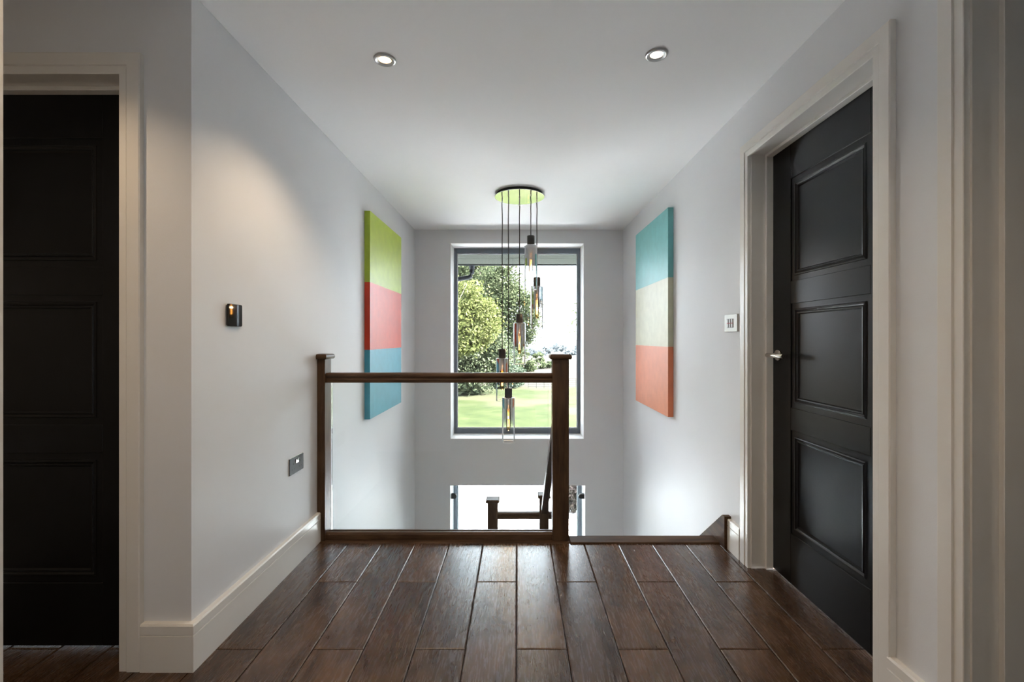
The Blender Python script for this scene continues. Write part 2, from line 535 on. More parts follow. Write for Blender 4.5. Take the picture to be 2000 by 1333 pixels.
# outward = direction x Z : travelling along -Y gives -X, so travel +Y ... chosen per wall below
tag(MB().sweep([(XL, 2.545, 0), (XL, YC, 0), (-1.266, YC, 0)], [(-u, w) for u, w in SK], (0, 0, 1)).build('baseboard_left', M['trim']),
    'white grooved skirting board turning the corner beside the left door', 'skirting board', kind='structure')
tag(MB().sweep([(XR, 2.328, 0), (XR, 2.455, 0)], [(-u, w) for u, w in SK], (0, 0, 1)).build('baseboard_right', M['trim']),
    'short white skirting board between the stair string and right door frame', 'skirting board', kind='structure')
tag(MB().sweep([(XR, D3[1] + 0.07, 0), (XR, D2[0] - 0.069, 0)], [(-u, w) for u, w in SK], (0, 0, 1)).build('baseboard_right', M['trim']),
    'white skirting board at lower right between the two right-hand door frames', 'skirting board', kind='structure')

# ------------------------------------------------------------------ doors
ARCH = [(0, 0), (0, 0.015), (0.002, 0.0165), (0.024, 0.0165), (0.0255, 0.0145), (0.0275, 0.0145), (0.029, 0.02), (0.068, 0.02), (0.0715, 0.017), (0.0715, 0)]
def door(name, fr, label, handle_side, deep=0.0):
    """fr(a, d, z): a along the wall 0..W across the opening, d = depth from the wall face into the opening (negative = proud)"""
    f, W, base = fr
    root = thing(name, base, label, 'door', kind='structure')
    H = DH
    def mbx(a0, a1, d0, d1, z0, z1, c=0.0, mb=None):
        mb = mb or MB()
        p, q = f(a0, d0), f(a1, d1)
        x0, x1 = sorted((p[0], q[0])); y0, y1 = sorted((p[1], q[1]))
        (mb.cbox(x0, x1, y0, y1, z0, z1, c) if c else mb.box(x0, x1, y0, y1, z0, z1))
        return mb
    # architrave, swept up, over and down
    def P(a, z, d=0.0):
        p = f(a, d); return (p[0], p[1], z)
    n = Vector(P(0, 0, -1)) - Vector(P(0, 0, 0))
    pts = [P(-0.006, 0), P(-0.006, H - 0.004), P(W + 0.006, H - 0.004), P(W + 0.006, 0)]
    d0 = (Vector(pts[1]) - Vector(pts[0])).normalized().cross(n)
    toward = Vector(P(1, 0)) - Vector(P(0, 0))
    s = -1 if d0.dot(toward) > 0 else 1
    MB().sweep(pts, [(s * u, w) for u, w in ARCH], n).build('architrave', M['trim'], root)
    # lining: two jambs and a head
    ld = WT + 0.004 + deep
    mbx(-0.02, 0.0, 0.0, ld, 0, H).build('jamb', M['trim'], root)
    mbx(W, W + 0.02, 0.0, ld, 0, H).build('jamb', M['trim'], root)
    mbx(-0.02, W + 0.02, 0.0, ld, H, H + 0.02).build('head_lining', M['trim'], root)
    # stops
    s0, s1 = 0.065, 0.0985 + deep
    mbx(0, 0.015, s0, s1, 0, H, 0.0015).build('door_stop', M['trim'], root)
    mbx(W - 0.015, W, s0, s1, 0, H, 0.0015).build('door_stop', M['trim'], root)
    mbx(0.015, W - 0.015, s0, s1, H - 0.015, H, 0.0015).build('door_stop', M['trim'], root)
    # leaf: stiles and rails around three sunk panels
    g = 0.003; zb, zt = 0.009, H - 0.003
    l0, l1 = 0.100 + deep, 0.140 + deep
    SW = 0.153
    rows = [(0.236, 0.706), (0.808, 1.279), (1.380, 1.846)]
    leaf = mbx(g, W - g, l0 + 0.012, l1, zb, zt).build('door_leaf', M['door'], root)
    mbx(g, SW, l0, l0 + 0.014, zb, zt, 0.0012).build('stile', M['door'], leaf)
    mbx(W - SW, W - g, l0, l0 + 0.014, zb, zt, 0.0012).build('stile', M['door'], leaf)
    zz = [zb] + [v for r_ in rows for v in r_] + [zt]
    for i in range(0, len(zz), 2):
        mbx(SW + 0.0005, W - SW - 0.0005, l0 + 0.0004, l0 + 0.014, zz[i], zz[i + 1], 0.0012).build('rail', M['door'], leaf)
    for (b, t) in rows:
        # flat margin, double bead, sunk flat panel
        a0, a1 = SW, W - SW
        pth = [P(a0, b, l0 + 0.012), P(a0, t, l0 + 0.012), P(a1, t, l0 + 0.012), P(a1, b, l0 + 0.012)]
        prof = [(0, 0), (0, 0.007), (0.024, 0.007), (0.026, 0.0105), (0.031, 0.0115), (0.035, 0.008), (0.038, 0.006), (0.041, 0.009), (0.046, 0.0085), (0.050, 0.003), (0.052, 0)]
        MB().sweep(pth, [(-s * u, w) for u, w in prof], n, closed=True).build('panel_moulding', M['door'], leaf)
        mbx(a0 + 0.05, a1 - 0.05, l0 + 0.0095, l0 + 0.0125, b + 0.05, t - 0.05).build('panel', M['door'], leaf)
    if handle_side is not None:
        ha = 0.058 if handle_side == 0 else W - 0.058
        sg = 1 if handle_side == 0 else -1
        hz = 1.042
        rp = P(ha, hz, l0)
        nn = n.normalized()
        axis = 'X' if abs(nn.x) > 0.5 else 'Y'
        sgn = nn.x if axis == 'X' else nn.y
        h = MB().lathe(rp, [(0.001, 0), (0.026, 0), (0.026, sgn * 0.006), (0.024, sgn * 0.009), (0.001, sgn * 0.009)], 28, axis)
        handle = h.build('lever_handle', M['chrome'], root, label='satin nickel lever handle')
        tv = toward * sg
        p0 = Vector(rp)
        MB().tube([p0, p0 + nn * 0.05], 0.0095, 16).build('neck', M['chrome'], handle)
        q0 = p0 + nn * 0.05 - tv * 0.012
        MB().tube([q0, q0 + tv * 0.004, q0 + tv * 0.132, q0 + tv * 0.136], [0.009, 0.0105, 0.0105, 0.009], 18).build('lever', M['chrome'], handle)
        kz = hz - 0.0
    return root

# door 1 : wall facing -Y ; a runs along +X, d along +Y
door('door_1', (lambda a, d: (D1[0] + a, YC + d), D1[1] - D1[0], ((D1[0] + D1[1]) / 2, YC + 0.1, 0)),
     'black three-panel door in a cream frame at the far left', None)
# door 2, 3 : wall facing -X ; a runs from the far jamb towards the camera, d along +X
door('door_2', (lambda a, d: (XR + d, D2[1] - a), D2[1] - D2[0], (XR + 0.1, (D2[0] + D2[1]) / 2, 0)),
     'black three-panel door with lever handle in the right wall', 0)
door('door_3', (lambda a, d: (XR + d, D3[1] - a), D3[1] - D3[0], (XR + 0.1, (D3[0] + D3[1]) / 2, 0)),
     'cream door frame cut off by the right edge of the picture', None, deep=0.03)

# ------------------------------------------------------------------ windows
def window(name, o, bars, label, bottom_board=True):
    x0, x1, z0, z1 = o
    root = thing(name, ((x0 + x1) / 2, 5.27, z0), label, 'window', kind='structure')
    side, head, foot = bars
    y0, y1 = 5.235, 5.305
    r = 0.004
    # white painted reveal boards lining the opening
    MB().box(x0, x0 + r, YB - 0.001, y0, z0, z1).build('reveal', M['reveal'], root)
    MB().box(x1 - r, x1, YB - 0.001, y0, z0, z1).build('reveal', M['reveal'], root)
    MB().box(x0 + r, x1 - r, YB - 0.001, y0, z1 - r, z1).build('reveal', M['reveal'], root)
    MB().box(x0 + r, x1 - r, YB - 0.001, y0, z0, z0 + r).build('sill', M['reveal'], root)
    MB().cbox(x0, x0 + side, y0, y1, z0, z1, 0.003).build('frame_member', M['frame'], root)
    MB().cbox(x1 - side, x1, y0, y1, z0, z1, 0.003).build('frame_member', M['frame'], root)
    MB().cbox(x0 + side, x1 - side, y0, y1, z1 - head, z1, 0.003).build('frame_member', M['frame'], root)
    MB().cbox(x0 + side, x1 - side, y0, y1, z0, z0 + foot, 0.003).build('frame_member', M['frame'], root)
    a0, a1, b0, b1 = x0 + side, x1 - side, z0 + foot, z1 - head
    MB().sweep([(a0, 5.272, b0), (a0, 5.272, b1), (a1, 5.272, b1), (a1, 5.272, b0)], [(0, 0), (0.009, 0), (0.009, 0.014), (0, 0.014)], (0, -1, 0), closed=True).build('glazing_bead', M['bead'], root)
    MB().box(a0, a1, 5.280, 5.286, b0, b1).build('pane', M['pane'], root)
    return root
window('window_1', W1, (0.034, 0.062, 0.062), 'large fixed window with dark grey frame looking onto the garden')
window('window_2', W2, (0.046, 0.03, 0.05), 'lower window at the half landing, bright white outside')

w3 = thing('fill_window', (XN - 0.08, (W3[0] + W3[1]) / 2, W3[2]), 'added fill window behind the camera lighting the near end', 'window', kind='structure')
xa, xb = XN - 0.11, XN - 0.05
MB().cbox(xa, xb, W3[0], W3[0] + 0.05, W3[2], W3[3], 0.003).build('frame_member', M['frame'], w3)
MB().cbox(xa, xb, W3[1] - 0.05, W3[1], W3[2], W3[3], 0.003).build('frame_member', M['frame'], w3)
MB().cbox(xa, xb, W3[0] + 0.05, W3[1] - 0.05, W3[2], W3[2] + 0.05, 0.003).build('frame_member', M['frame'], w3)
MB().cbox(xa, xb, W3[0] + 0.05, W3[1] - 0.05, W3[3] - 0.05, W3[3], 0.003).build('frame_member', M['frame'], w3)
MB().box(XN - 0.083, XN - 0.077, W3[0] + 0.05, W3[1] - 0.05, W3[2] + 0.05, W3[3] - 0.05).build('pane', M['pane'], w3)

def portal(loc, rot, sx, sy):      # sky light portals in the openings
    ld = bpy.data.lights.new('window_portal', 'AREA'); ld.shape = 'RECTANGLE'
    ld.size = sx; ld.size_y = sy; ld.cycles.is_portal = True
    lo = bpy.data.objects.new('window_portal', ld); C.objects.link(lo)
    lo.location = loc; lo.rotation_euler = rot
for w in (W1, W2):
    portal(((w[0] + w[1]) / 2, 5.34, (w[2] + w[3]) / 2), (-PI / 2, 0, 0), w[1] - w[0], w[3] - w[2])
portal((XN - 0.13, (W3[0] + W3[1]) / 2, (W3[2] + W3[3]) / 2), (0, -PI / 2, 0), W3[3] - W3[2], W3[1] - W3[0])

# glass guard held by clamps inside the lower window reveal
gg = thing('glass_guard', (0, 5.06, W2[2]), 'frameless glass guard panel clamped across the lower window', 'glass panel')
MB().box(W2[0] + 0.02, W2[1] - 0.02, 5.055, 5.065, W2[2] + 0.03, -0.50).build('glass_sheet', M['glass'], gg)
for sx, xw in ((1, W2[0] + 0.004), (-1, W2[1] - 0.004)):
    for zc in (-0.607, -1.15):
        pr = []
        prof = [(0, -0.025), (0.035, -0.025)] + [(0.035 + 0.025 * math.sin(t), -0.025 * math.cos(t)) for t in [PI * i / 8 for i in range(1, 8)]] + [(0.035, 0.025), (0, 0.025)]
        mb = MB()
        n_ = len(prof)
        vs_ = [(xw + sx * u, yy, zc + w) for yy in (5.04, 5.08) for u, w in prof]
        mb.add(vs_, [tuple(range(n_)), tuple(range(2 * n_ - 1, n_ - 1, -1))] + [(i, (i + 1) % n_, n_ + (i + 1) % n_, n_ + i) for i in range(n_)])
        mb.build('glass_clamp', M['black'], gg)

# ------------------------------------------------------------------ staircase
RISE, GO, NT = 1.33 / 7, 0.24, 6
HL = -1.33
st = thing('staircase', (0.7, 3.3, HL), 'staircase descending from the landing edge, with dark oak nosing and wall string', 'stairs', kind='structure')
MB().cbox(0.288, 1.104, 2.514, 2.605, -0.022, 0.008, 0.004).build('landing_nosing', M['oak_nosing'], st)
MB().cbox(XL + 0.001, 0.2865, 2.522, 2.584, -0.020, 0.001, 0.0015).build('edge_strip', M['oak_x'], st)
for i in range(1, NT + 1):
    y = EDGE + (i - 1) * GO
    MB().cbox(0.288, 1.104, y - 0.02, y + GO + 0.004, -i * RISE - 0.022, -i * RISE, 0.004).build('tread', M['stair_bounce'], st)
    MB().box(0.288, 1.104, y, y + 0.015, -i * RISE, -(i - 1) * RISE - 0.022).build('riser', M['stair_bounce'], st)
MB().box(0.288, 1.104, EDGE + NT * GO, EDGE + NT * GO + 0.015, HL, -NT * RISE - 0.022).build('riser', M['stair_bounce'], st)
HY = EDGE + NT * GO
MB().box(XL, XR, HY + 0.015, YB, HL - 0.2, HL).build('half_landing', M['stair_bounce'], st)
for i in range(1, 7):      # lower flight coming back under the landing
    y = HY - (i - 1) * GO
    MB().cbox(XL + 0.036, -0.27, y - GO, y + 0.02, HL - i * RISE - 0.022, HL - i * RISE, 0.004).build('tread', M['stair_bounce'], st)
# wall string on the right with its sawn end facing the camera
def slab_x(x0, x1, poly):
    n_ = len(poly)
    v = [(x, y, z) for x in (x0, x1) for y, z in poly]
    return MB().add(v, [tuple(range(n_)), tuple(range(2 * n_ - 1, n_ - 1, -1))] + [(i, (i + 1) % n_, n_ + (i + 1) % n_, n_ + i) for i in range(n_)])
sl = RISE / GO
ys, ye = 2.458, HY + 0.1
slab_x(1.104, XR, [(ys, 0.0), (ys, 0.170), (2.486, 0.170), (ye, 0.170 - sl * (ye - 2.486)), (ye, HL), (ye - 0.2, HL), (2.62, -0.30), (2.62, -0.02), (2.60, 0.0)]).build('wall_string', M['oak_string'], st)
slab_x(0.255, 0.288, [(2.63, 0.06), (4.06, 0.06 - sl * 1.43), (4.06, -0.30 - sl * 1.43), (2.63, -0.30)]).build('outer_string', M['oak_y'], st)
MB().box(XL, 0.288, 2.580, 2.597, -0.26, -0.02).build('fascia', M['oak_x'], st)

# ------------------------------------------------------------------ balustrades
CAPP = [(0.0, 0.0), (0.009, 0.0), (0.0125, 0.003), (0.0145, 0.008), (0.0150, 0.014), (0.0140, 0.020), (0.011, 0.025), (0.006, 0.028), (-0.01, 0.029), (-0.02, 0.0295)]
def newel(parent, x0, x1, y0, y1, z0, ztop, caps=(1, 1)):
    p = MB().cbox(x0, x1, y0, y1, z0, ztop - 0.028, 0.0035).build('newel_post', M['oak_z'], parent)
    # flat cap with rounded edge
    mb = MB()
    xm, ym = (x0 + x1) / 2, (y0 + y1) / 2
    rings = []
    for (u, w) in CAPP:
        rings.append([(x0 - u * caps[0], y0 - u, ztop - 0.0295 + w), (x1 + u, y0 - u, ztop - 0.0295 + w), (x1 + u, y1 + u, ztop - 0.0295 + w), (x0 - u * caps[0], y1 + u, ztop - 0.0295 + w)])
    v = [q for r_ in rings for q in r_]
    f = [(i * 4 + j, i * 4 + (j + 1) % 4, (i + 1) * 4 + (j + 1) % 4, (i + 1) * 4 + j) for i in range(len(rings) - 1) for j in range(4)]
    f += [(3, 2, 1, 0), tuple((len(rings) - 1) * 4 + j for j in range(4))]
    mb.add(v, f)
    mb.build('newel_cap', M['oak_x'], p)
    return p

RAILP = [(-0.026, -0.027), (-0.030, -0.024), (-0.030, -0.010), (-0.026, -0.006), (-0.025, 0.0), (-0.029, 0.005), (-0.031, 0.014), (-0.028, 0.022), (-0.02, 0.027),
         (0.02, 0.027), (0.028, 0.022), (0.031, 0.014), (0.029, 0.005), (0.025, 0.0), (0.026, -0.006), (0.030, -0.010), (0.030, -0.024), (0.026, -0.027)]
lb = thing('landing_balustrade', (-0.4, 2.59, 0), 'dark oak balustrade with clear glass panel along the landing edge', 'balustrade')
newel(lb, 0.1945, 0.2850, 2.545, 2.6355, 0.0, 1.036)
newel(lb, XL + 0.0005, XL + 0.0435, 2.545, 2.6355, 0.0, 1.036, caps=(0, 1))
def rail_x(x0, x1, y, zc, name, parent, s=1.0):
    v = [(x, y + u * s, zc + w * s) for x in (x0, x1) for u, w in RAILP]
    n_ = len(RAILP)
    return MB().add(v, [tuple(range(n_)), tuple(range(2 * n_ - 1, n_ - 1, -1))] + [(i, (i + 1) % n_, n_ + (i + 1) % n_, n_ + i) for i in range(n_)]).build(name, M['oak_x'], parent)
rail_x(XL + 0.0435, 0.1945, 2.590, 0.902, 'handrail', lb)
BASEP = [(-0.030, 0.0), (-0.030, 0.026), (-0.026, 0.034), (-0.018, 0.038), (-0.008, 0.038), (-0.008, 0.030), (0.008, 0.030), (0.008, 0.038), (0.018, 0.038), (0.026, 0.034), (0.030, 0.026), (0.030, 0.0)]
v = [(x, 2.590 + u, 0.003 + w) for x in (XL + 0.0435, 0.1945) for u, w in BASEP]
n_ = len(BASEP)
MB().add(v, [tuple(range(n_)), tuple(range(2 * n_ - 1, n_ - 1, -1))] + [(i, (i + 1) % n_, n_ + (i + 1) % n_, n_ + i) for i in range(n_)]).build('base_rail', M['oak_x'], lb)
MB().cbox(XL + 0.066, 0.172, 2.585, 2.595, 0.034, 0.874, 0.001).build('glass_panel', M['glass'], lb)

sb = thing('stair_balustrade', (0.0, 3.4, HL), 'lower stair balustrade with two newel posts and sloping oak handrail, seen through the glass', 'balustrade')
newel(sb, 0.1945, 0.2850, 4.055, 4.1455, HL, -0.257)
newel(sb, -0.2645, -0.1740, 4.055, 4.1455, HL, -0.2975)
rail_x(-0.174, 0.1945, 4.10, -0.449, 'level_handrail', sb)
def slope_rail(name, za, zb, ya=2.6355, yb=4.055):
    v = [(0.2400 + u, y, z + w * 1.2) for y, z in ((ya, za), (yb, zb)) for u, w in RAILP]
    n_ = len(RAILP)
    return MB().add(v, [tuple(range(n_)), tuple(range(2 * n_ - 1, n_ - 1, -1))] + [(i, (i + 1) % n_, n_ + (i + 1) % n_, n_ + i) for i in range(n_)]).build(name, M['oak_y'], sb)
slope_rail('sloping_handrail', 0.735, 0.735 - sl * 1.4195)
slope_rail('sloping_base_rail', 0.075, 0.075 - sl * 1.4195)
slab_x(0.2355, 0.2445, [(2.66, 0.10), (4.03, 0.10 - sl * 1.37), (4.03, 0.685 - sl * 1.37), (2.66, 0.685)]).build('glass_panel', M['glass'], sb)
MB().box(-0.17, 0.19, 4.0955, 4.1045, HL + 0.06, -0.48).build('glass_panel', M['glass'], sb)

# ------------------------------------------------------------------ paintings
def painting(wall_x, side, y0, y1, z0, cuts, z1, mats, label):
    t = 0.040
    xa, xb = (wall_x, wall_x + t) if side > 0 else (wall_x - t, wall_x)
    mb = MB()
    zz = [z0] + cuts + [z1]
    # one canvas block, bands of colour running round its edges
    vs_, fs = [], []
    for i in range(3):
        a, b = zz[i], zz[i + 1]
        v = [(xa, y0, a), (xb, y0, a), (xb, y1, a), (xa, y1, a), (xa, y0, b), (xb, y0, b), (xb, y1, b), (xa, y1, b)]
        f = [(0, 1, 5, 4), (1, 2, 6, 5), (2, 3, 7, 6), (3, 0, 4, 7)]
        if i == 0: f.append((3, 2, 1, 0))
        if i == 2: f.append((4, 5, 6, 7))
        mb.add(v, f, i)
    o = mb.build('canvas_painting', mats, fix=False)
    return tag(o, label, 'painting')
painting(XL + 0.001, 1, 3.335, 4.232, 0.536, [1.040, 1.531], 2.048, [M['blue'], M['red'], M['green']],
         'tall canvas in lime green, red and blue bands on the left wall')
painting(XR - 0.001, -1, 3.364, 4.28, 0.548, [1.061, 1.569], 2.080, [M['orange'], M['cream'], M['teal']],
         'tall canvas in turquoise, cream and orange bands on the right wall')

# ------------------------------------------------------------------ cluster pendant light
PC = Vector((0.0175, 3.745, CEIL))
pl = thing('pendant_light', PC, 'cluster pendant of five smoked glass tubes hanging from a round mirrored plate', 'pendant light')
can = MB().lathe(PC, [(0.001, 0.0), (0.186, 0.0), (0.190, -0.014), (0.2000, -0.024)], 64).build('canopy', M['black'], pl)
MB().lathe(PC, [(0.2010, -0.0240), (0.2010, -0.0278), (0.0005, -0.0278)], 64, smooth=False).build('mirror_plate', M['mirror'], can)
MB().lathe(PC, [(0.0005, -0.0278), (0.006, -0.028), (0.006, -0.038), (0.004, -0.041), (0.0005, -0.042)], 14).build('screw', M['chrome'], can)
drops = [  # pentagon angle, y of cap top in metres above floor
    (162, 1.036), (234, 0.733), (90, 1.329), (306, 1.930), (18, 1.625)]
R5 = 0.150
for ang, ztop in drops:
    a = math.radians(ang)
    x, y = PC.x + R5 * math.cos(a), PC.y + R5 * math.sin(a)
    zt = PC.z - 0.0278
    wob = lambda t: 0.0022 * math.sin(9 * t + ang) * math.exp(-2.2 * t)
    L_ = zt - 0.035 - ztop
    pts = [(x + wob(i / 24 * 2.2), y + 0.7 * wob(i / 24 * 2.2 + 0.4), zt - 0.030 - L_ * i / 24 - 0.0) for i in range(25)]
    cable = MB().tube(pts + [(x, y, ztop - 0.005)], 0.0040, 8).build('cable', M['black'], pl)
    MB().lathe((x, y, zt), [(0.0005, 0.001), (0.0052, 0.001), (0.0052, -0.018), (0.0042, -0.032), (0.0005, -0.034)], 14).build('cable_grip', M['chrome'], cable)
    hold = MB().lathe((x, y, ztop), [(0.0005, 0.0), (0.027, 0.0), (0.029, -0.002), (0.029, -0.076), (0.0005, -0.076)], 32).build('lamp_holder', M['holder'], pl)
    zs = ztop - 0.074
    # glass tube: open below, closed by a flat shoulder at the top
    ro, ri = 0.0500, 0.0478
    MB().lathe((x, y, zs - SH), [(0.028, SH - 0.001), (ro - 0.006, SH), (ro - 0.0015, SH - 0.002), (ro, SH - 0.007), (ro, SH * 0.5), (ro, 0.001)], 48).build('glass_shade', M['shade'], hold, origin=(x, y, zs - SH), fix=False)
    MB().lathe((x, y, zs - SH), [(ro + 0.0002, 0.0), (ro + 0.0006, 0.0016), (ro, 0.0032), (ri, 0.0030), (ri - 0.0004, 0.0016), (ri, 0.0)], 48, closed=True).build('shade_rim', M['rim'], hold)
    # inner socket, bulb and filaments
    MB().lathe((x, y, zs), [(0.0005, 0.004), (0.019, 0.004), (0.019, -0.055), (0.015, -0.085), (0.0005, -0.086)], 24).build('socket', M['chrome'], hold)
    zb = zs - 0.080
    br = 0.0165
    bp = [(0.012, 0.0), (0.0135, -0.012), (br, -0.028), (br, -0.165)] + [(br * math.cos(t), -0.165 - br * 1.15 * math.sin(t)) for t in [PI / 2 * i / 8 for i in range(1, 9)]]
    MB().lathe((x, y, zb), bp, 24).build('bulb', M['bulb'], hold)
    fm = MB()
    for q in (-1, 1):
        for lo, hi in ((-0.150, -0.095), (-0.088, -0.034)):
            ca, sa = math.cos(0.5), math.sin(0.5)
            fm.tube([(x + q * 0.0062 * ca, y + q * 0.0062 * sa, zb + hi), (x + q * 0.0052 * ca, y + q * 0.0052 * sa, zb + lo)], 0.0016, 8)
    fm.build('filament', M['filament'], hold)
    ld = bpy.data.lights.new('bulb_light', 'POINT'); ld.energy = 0.8; ld.color = (1.0, 0.84, 0.64); ld.shadow_soft_size = 0.005
    lo = bpy.data.objects.new('bulb_light', ld); C.objects.link(lo); place(lo, (x, y, zb - 0.092), hold)

# ------------------------------------------------------------------ recessed downlights
def downlight(x, y, m, label, power, col, tilt=(0, 0), spread=120, blend=0.6):
    t = thing('downlight', (x, y, CEIL), label, 'downlight', 'ceiling downlights')
    MB().lathe((x, y, CEIL), [(0.046, 0.002), (0.046, -0.003), (0.0435, -0.0065), (0.036, -0.0075), (0.0335, -0.005), (0.031, -0.0065), (0.0265, -0.003), (0.026, 0.004)], 40).build('bezel', M['bezel'], t)
    MB().lathe((x, y, CEIL), [(0.0262, -0.0012), (0.018, -0.0025), (0.0005, -0.003)], 32).build('lamp', m, t)
    ld = bpy.data.lights.new('downlight_beam', 'SPOT')
    ld.energy = power; ld.color = col; ld.spot_size = math.radians(spread); ld.spot_blend = blend
    ld.shadow_soft_size = 0.014
    lo = bpy.data.objects.new('downlight_beam', ld); C.objects.link(lo)
    lo.parent = t; lo.location = (0, 0, -0.020)
    lo.rotation_euler = (tilt[0], tilt[1], 0)
WARM, NEUT = (1.0, 0.74, 0.47), (1.0, 0.90, 0.76)
downlight(-0.559, 1.942, M['lamp_warm'], 'lit warm downlight on the left of the ceiling', 12, WARM)
downlight(0.576, 1.907, M['lamp_cool'], 'lit white downlight on the right of the ceiling', 4.5, NEUT)
downlight(-1.52, 1.05, M['lamp_warm'], 'warm downlight over the passage in front of the left door', 9, WARM)
downlight(-0.10, 0.30, M['lamp_warm'], 'warm downlight above the camera', 12.5, WARM, spread=150)

# ------------------------------------------------------------------ wall fittings
def rbox_x(x0, x1, y0, y1, z0, z1, r=0.006, seg=4):
    """plate on an X-facing wall with rounded corners"""
    pts = []
    for cy, cz, a0 in ((y1 - r, z1 - r, 0), (y0 + r, z1 - r, 90), (y0 + r, z0 + r, 180), (y1 - r, z0 + r, 270)):
        for i in range(seg + 1):
            a = math.radians(a0 + 90 * i / seg)
            pts.append((cy + r * math.cos(a), cz + r * math.sin(a)))
    n_ = len(pts)
    e = 0.0012 if x1 > x0 else -0.0012
    cy, cz = (y0 + y1) / 2, (z0 + z1) / 2
    sc = lambda p: (cy + (p[0] - cy) * (1 - 0.0012 / ((y1 - y0) / 2)), cz + (p[1] - cz) * (1 - 0.0012 / ((z1 - z0) / 2)))
    v = [(x0, p[0], p[1]) for p in pts] + [(x1 - e, p[0], p[1]) for p in pts] + [(x1, *sc(p)) for p in pts]
    f = [tuple(range(n_)), tuple(range(3 * n_ - 1, 2 * n_ - 1, -1))]
    for k in (0, 1):
        f += [(k * n_ + i, k * n_ + (i + 1) % n_, (k + 1) * n_ + (i + 1) % n_, (k + 1) * n_ + i) for i in range(n_)]
    return MB().add(v, f)

th = thing('thermostat', (XL, 1.793, 1.168), 'small square gloss black thermostat on the left wall', 'thermostat')
rbox_x(XL, XL + 0.0045, 1.754, 1.832, 1.172, 1.250, 0.003).build('back_box', M['black'], th)
rbox_x(XL + 0.0045, XL + 0.0115, 1.750, 1.837, 1.168, 1.254, 0.006).build('glass_face', M['gloss_black'], th)

so = thing('double_socket', (XL, 2.304, 0.451), 'dark double power socket low on the left wall near the newel post', 'power socket')
rbox_x(XL, XL + 0.003, 2.231, 2.377, 0.451, 0.535, 0.003).build('rim', M['chrome'], so)
rbox_x(XL + 0.002, XL + 0.0058, 2.2325, 2.3755, 0.4525, 0.5335, 0.003).build('plate', M['plate_grey'], so)
fx = XL + 0.0058
for yc in (2.268, 2.340):
    rbox_x(fx - 0.001, fx + 0.0004, yc - 0.003, yc + 0.003, 0.498, 0.507, 0.001).build('earth_hole', M['hole'], so)
    for dy in (-0.011, 0.011):
        rbox_x(fx - 0.001, fx + 0.0004, yc + dy - 0.0045, yc + dy + 0.0045, 0.474, 0.479, 0.001).build('pin_hole', M['hole'], so)
rbox_x(fx - 0.001, fx + 0.0006, 2.286, 2.322, 0.500, 0.524, 0.002).build('switch_well', M['hole'], so)
for yc in (2.296, 2.312):
    sw = MB()
    poly = [(fx, 0.502), (fx + 0.0022, 0.502), (fx + 0.0045, 0.522), (fx, 0.522)]
    v = [(x, y, z) for y in (yc - 0.0055, yc + 0.0055) for x, z in poly]
    sw.add(v, [(0, 1, 2, 3), (7, 6, 5, 4), (0, 1, 5, 4), (1, 2, 6, 5), (2, 3, 7, 6), (3, 0, 4, 7)])
    sw.build('rocker_switch', M['mirror'], so)

ls = thing('light_switch', (XR, 2.443, 1.157), 'pale metal light switch plate beside the right door frame', 'light switch')
rbox_x(XR, XR - 0.010, 2.371, 2.515, 1.157, 1.249, 0.003).build('plate', M['cream_plate'], ls)
gx = XR - 0.010
rbox_x(gx + 0.001, gx - 0.0008, 2.409, 2.487, 1.177, 1.227, 0.002).build('grid_surround', M['grid_grey'], ls)
for i in range(3):
    yc = 2.423 + i * 0.025
    rk = rbox_x(gx, gx - 0.0035, yc - 0.0072, yc + 0.0072, 1.180, 1.224, 0.001).build('rocker', M['white_plastic'], ls)
    rbox_x(gx - 0.003, gx - 0.0040, yc - 0.0072, yc + 0.0072, 1.1985, 1.2050, 0.001).build('indicator', M['red_plastic'], rk)

# ------------------------------------------------------------------ outside: eaves and downpipe
ev = thing('eaves', (0, 5.7, 2.10), 'pale soffit boards of the roof overhang seen at the top of the window', 'eaves', kind='structure')
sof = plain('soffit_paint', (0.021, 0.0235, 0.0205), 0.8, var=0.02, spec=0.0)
MB().box(-4, 4, 5.36, 5.622, 2.100, 2.125).build('soffit_board', sof, ev)
MB().box(-4, 4, 5.630, 6.060, 2.100, 2.125).build('soffit_board', sof, ev)
MB().box(-4, 4, 5.36, 6.060, 2.125, 2.30).build('rafter_block', sof, ev)
MB().box(-4, 4, 6.060, 6.085, 2.085, 2.32).build('fascia_board', M['pipe'], ev)
gu = MB()
gp = [(6.085 + 0.055 - 0.055 * math.cos(t), 2.20 - 0.055 * math.sin(t)) for t in [PI * i / 10 for i in range(11)]]
v = [(x, y, z) for x in (-4, 4) for y, z in gp]
gu.add(v, [(i, i + 1, 11 + i + 1, 11 + i) for i in range(10)])
gu.build('gutter', M['pipe'], ev)
dp = thing('downpipe', (-0.61, 6.14, 1.5), 'dark grey swan-neck downpipe under the eaves at upper left of the window', 'downpipe')
MB().tube([(-0.605, 6.14, 2.16), (-0.605, 6.14, 1.985), (-0.615, 6.135, 1.955), (-0.65, 6.12, 1.935), (-0.95, 6.02, 1.865), (-1.25, 5.92, 1.79), (-1.30, 5.9, 1.76), (-1.30, 5.9, -2.7)], 0.030, 16).build('pipe', M['pipe'], dp)
MB().tube([(-0.605, 6.14, 2.16), (-0.605, 6.14, 2.05)], 0.036, 16).build('collar', M['pipe'], dp)
MB().box(-8, XL - 0.16, 5.30, 5.36, LOW, 2.3).build('wall_outside_left', M['reveal'])['kind'] = 'structure'
MB().box(XR + WT + 0.01, 8, 5.30, 5.36, LOW, 2.3).build('wall_outside_right', M['reveal'])['kind'] = 'structure'
tag(bpy.data.objects['wall_outside_left'], 'rendered outside wall of the house to the left of the windows', 'wall')
